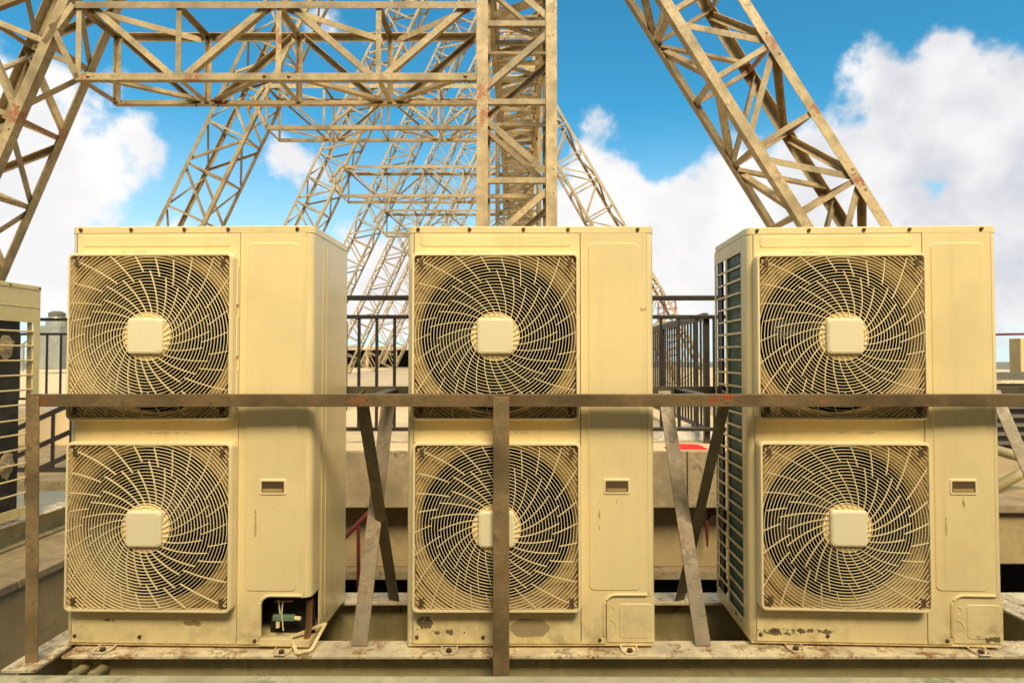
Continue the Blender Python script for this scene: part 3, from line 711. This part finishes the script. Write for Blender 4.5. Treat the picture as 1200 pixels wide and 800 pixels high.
def truss(name, A, B, U, V, bay, label, group=None, far=False, phase=0, wU=SEC, wV=SEC, cat='lattice truss', ck='chord', thin=''):
    """box truss: axis corner line A->B, section spanned by unit vectors U (in the frame plane) and V (depth)"""
    A, B, U, V = Vector(A), Vector(B), Vector(U), Vector(V)
    root = empty(name, A, 0, label, cat, group); D = B-A; ln = D.length; T = D/ln; n = max(1, round(ln/bay)); O = Vector((0,0,0))
    c = [O, U*wU, U*wU+V*wV, V*wV]
    outs = [(-U, -V), (U, -V), (U, V), (-U, V)]
    for i in range(4): piece('chord', ck, c[i], c[i]+D, -outs[i][0], -outs[i][1], root, far)
    faces = [(0, 1, -V), (1, 2, U), (2, 3, V), (3, 0, -U)]
    jb = MB(); e = .018
    for fi, (a, b, nrm) in enumerate(faces):
        ab = (c[b]-c[a]).normalized()
        for k in range(n+1):
            t = T*(ln*k/n)
            p, q = c[a]+t-nrm*e+ab*.02, c[b]+t-nrm*e-ab*.02
            if far: add_angle(jb, thin+'strut', p, q, T, -nrm)
            else: piece('strut', thin+'strut', p, q, T, -nrm, root)
            if k < n:
                t2 = T*(ln*(k+1)/n); f = (k+phase+(fi in (1, 2))) % 2
                s_, e_ = (c[a]+t+T*.07, c[b]+t2-T*.03) if f else (c[b]+t+T*.07, c[a]+t2-T*.03)
                dd = (e_-s_).normalized(); s_ = s_+dd*.05-nrm*e*1.9; e_ = e_-dd*.05-nrm*e*1.9
                if far: add_angle(jb, thin+'diagonal', s_, e_, nrm.cross(dd), -nrm)
                else: piece('diagonal', thin+'diagonal', s_, e_, nrm.cross(dd), -nrm, root)
    if far:
        o = jb.build('bracing', M_truss_far, root); o['kind'] = 'stuff'
    return root, c, T, ln
Yd = Vector((0, 1, 0)); Xd = Vector((1, 0, 0)); Zd = Vector((0, 0, 1))
ordn = ['nearest', 'second', 'third', 'fourth', 'fifth', 'sixth', 'seventh']
Y1, PITCH = 7.0, 5.25
for k in range(7):
    Y = Y1+PITCH*k; far = k >= 2; base = DECK
    w = ordn[k]; SX = .0135*Y      # the row of frames runs slightly to the right of the camera's axis
    truss('lattice_mast', (SX-.49, Y, base+.05), (SX-.49, Y, Z(9.05)), Xd, Yd, .86, f'{"nearest" if k==0 else w} upright lattice mast '+('rising behind the middle unit' if k == 0 else 'from the front in the row behind the middle unit'), 'upright lattice masts in a row', far, 1, wU=.90, wV=.76, cat='lattice mast', ck='chord' if k == 0 else 'thin_chord', thin='' if k == 0 else 'thin_')
    zb = Z(3.10) if k == 0 else Z(4.45)
    hb_ = .89
    r_, c_, T_, l_ = truss('lattice_beam', (SX-5.0, Y, zb), (SX-.50, Y, zb), Zd, Yd, 1.10, ('nearest horizontal lattice beam, crossing the top left from leg to mast' if k == 0 else f'{w} horizontal lattice beam from the front, left of the masts'), 'horizontal lattice beams', far, phase=0, wU=hb_, wV=.76, cat='lattice beam', ck='beam_chord', thin='' if k == 0 else 'thin_')
    # links from the beam's end to the leg
    for (a, b) in (((0,0,0), (-.30,.0,.62)), ((0,.76,.84), (-.10,.76,1.3)), ((0,0,.84), (-.32,.0,.4)), ((0,0,0), (-.22,.72,.3))):
        piece('strut' if not far else 'link_strut', 'diagonal', Vector(a), Vector(b), (0,0,1), (0,1,0), r_, far)
    # raking leg on the left
    xi, sl_ = (-6.72, .41) if k == 0 else (-7.36, .465)
    ztop = 8.6 if k == 0 else 13.5
    T = Vector((sl_, 0, 1)).normalized(); U = Vector((1, 0, -sl_)).normalized()   # U points to the inner side
    z0 = base-EYE; A = Vector((SX+xi+sl_*z0, Y, base))-U*.86
    truss('raking_truss', A, A+T*((ztop-z0)/T.z), U, Yd, .90 if k < 2 else .74, ('nearest raking lattice truss, cut off by the left edge' if k == 0 else f'{w} raking lattice truss from the front on the left side'), 'raking lattice trusses on the left', far, wU=.86, wV=.76, cat='lattice truss', ck='leg_chord' if k == 0 else 'thin_chord', thin='' if k == 0 else 'thin_')
    # raking legs on the right only under every other frame
    if k in (0, 2, 5):
        s2 = .615 if k == 0 else .565; T = Vector((-s2, 0, 1)).normalized(); U = Vector((1, 0, s2)).normalized()
        z0 = base-EYE; A = Vector((SX+4.03-s2*z0, Y, base)); zt = 6.9
        rr, cc, TT, l2 = truss('raking_truss', A, A+T*((zt-z0)/T.z), U, Yd, .905, {0: 'large raking lattice truss rising behind the rightmost unit', 2: 'smaller raking lattice truss just right of the masts, with a pointed top', 5: 'far small raking lattice truss seen low between the middle and rightmost units'}[k], 'raking lattice trusses on the right', far, phase=1, wU=.86, wV=.76, cat='lattice truss', ck='leg_chord' if k == 0 else 'thin_chord', thin='' if k == 0 else 'thin_')
        for v_ in (0, .76):
            e0 = TT*l2+U*.86+Yd*v_; piece('link_strut', 'chord', e0, e0+Vector((-1.25, 0, -1.05)), (0,0,-1), (0,1,0), rr, far)
            e1 = TT*l2+Yd*v_; piece('link_strut', 'diagonal', e1, e0+Vector((-.6, 0, .0)), (0,0,-1), (0,1,0), rr, far)
# long truss tying the mast heads together, running away from the camera
truss('lattice_beam', (.11-.44, Y1+.80, Z(4.50)), (.52-.44, Y1+PITCH*6, Z(4.50)), Xd, Zd, .62, 'long lattice beam running away from the camera between the mast heads', None, False, wU=.80, wV=.80, cat='lattice beam', ck='beam_chord')

# ---------------------------------------------------------------- far things
sh = empty('open_shed', (-2, 43, DECK), 0, 'long low open-sided shed with a pale roof edge far across the roof deck', 'shed')
MB().box((-16, 0, 1.25), (12, 5, 1.50)).build('roof', M_shed, sh); MB().box((-16, 4.6, 0), (12, 4.8, 1.25)).build('back_wall', M_dark, sh)
for k in range(15): MB().box((-15.8+k*1.95, .1, 0), (-15.6+k*1.95, .3, 1.249)).build('post', M_truss_far, sh)
# far-off roof plant at the left
ct = empty('cooling_tower', tuple(P(66, 425, 30)), 0, 'grey cooling tower with a round cap far off behind the left fence', 'cooling tower')
m = MB(); m.box((-.50, -.5, -.3), (.50, .5, 1.75)); m.build('casing', M_tank, ct, bevel=.03)
MB().tube([(0,0,1.75),(0,0,2.0),(0,0,2.15)], [.44,.44,.38], 20).build('fan_stack', M_tank, ct); MB().tube([(0,0,2.15),(0,0,2.35),(0,0,2.45)], [.34,.36,.2], 16).build('cap', M_grey, ct)
for x in (-1.6, -.9, .9, 1.7): MB().tube([(x,0,-.4),(x,0,.9),(x+.3,0,1.1)], .07, 8).build('pipe', M_tank, ct)
rm = empty('radio_mast', tuple(P(782, 424, 42)), 0, 'slender red lattice radio mast far off, low in the gap right of the middle unit', 'radio mast')
m = MB(); h = 4.0
for sx, sy in ((-.7,0), (.7,0), (0,1.0)): m.bar((sx, sy, 0), (sx*.8, sy*.8, h), .10, .10)
for i in range(9):
    z = i*h/9; m.bar((-.68, 0, z), (.68, 0, z+.55), .07, .07); m.bar((-.68, 0, z), (.68, 0, z), .07, .07)
m.build('lattice', M_redwhite, rm)
# bits seen at the right edge
gp = empty('duct', (5.2, 7.8, Z(-.42)), 0, 'long dark grey sheet metal duct at the right edge behind the rightmost unit', 'duct')
MB().box((-1.0, 0, 0), (4, .6, .09)).build('casing', M_grey, gp); MB().box((-1.0, -.05, .093), (4, .6, .13)).build('cover', M_flange, gp); MB().box((-1.0, .1, .132), (4, .6, .22)).build('upper_casing', M_grey, gp)
MB().box((-1.0, .05, -.79), (4, .5, -.002)).build('lower_casing', M_fence, gp)
for i in range(7): MB().box((-1.0, .0, -.11-.11*i), (4, .048, -.07-.11*i)).build('side_rib', M_grey, gp)
bc = tag(MB().box((-.11, -.1, 0), (.11, .1, .46)).build('pillar', material('pillar_paint', (.62,.48,.22), .1, .6), bevel=.01), 'short cream pillar at the right edge against the sky', 'pillar'); bc.location = P(1199, 436, 8.6)
tb = MB().tube([P(1150, 392, 8.7), P(1300, 390, 8.7)], .016, 8).build('cable', M_redpaint); tag(tb, 'thin brown horizontal pipe against the sky at the right edge', 'pipe')
for i, (a, b, lab) in enumerate((((1160, 525), (1230, 545), 'pale sloping pipe at the right edge, upper one of two crossing'), ((1160, 575), (1230, 536), 'pale sloping pipe at the right edge, lower one of two crossing'))):
    tag(MB().tube([P(*a, 5.6), P(*b, 5.6)], .045, 10).build('pipe', M_web, smooth=True), lab, 'pipe')
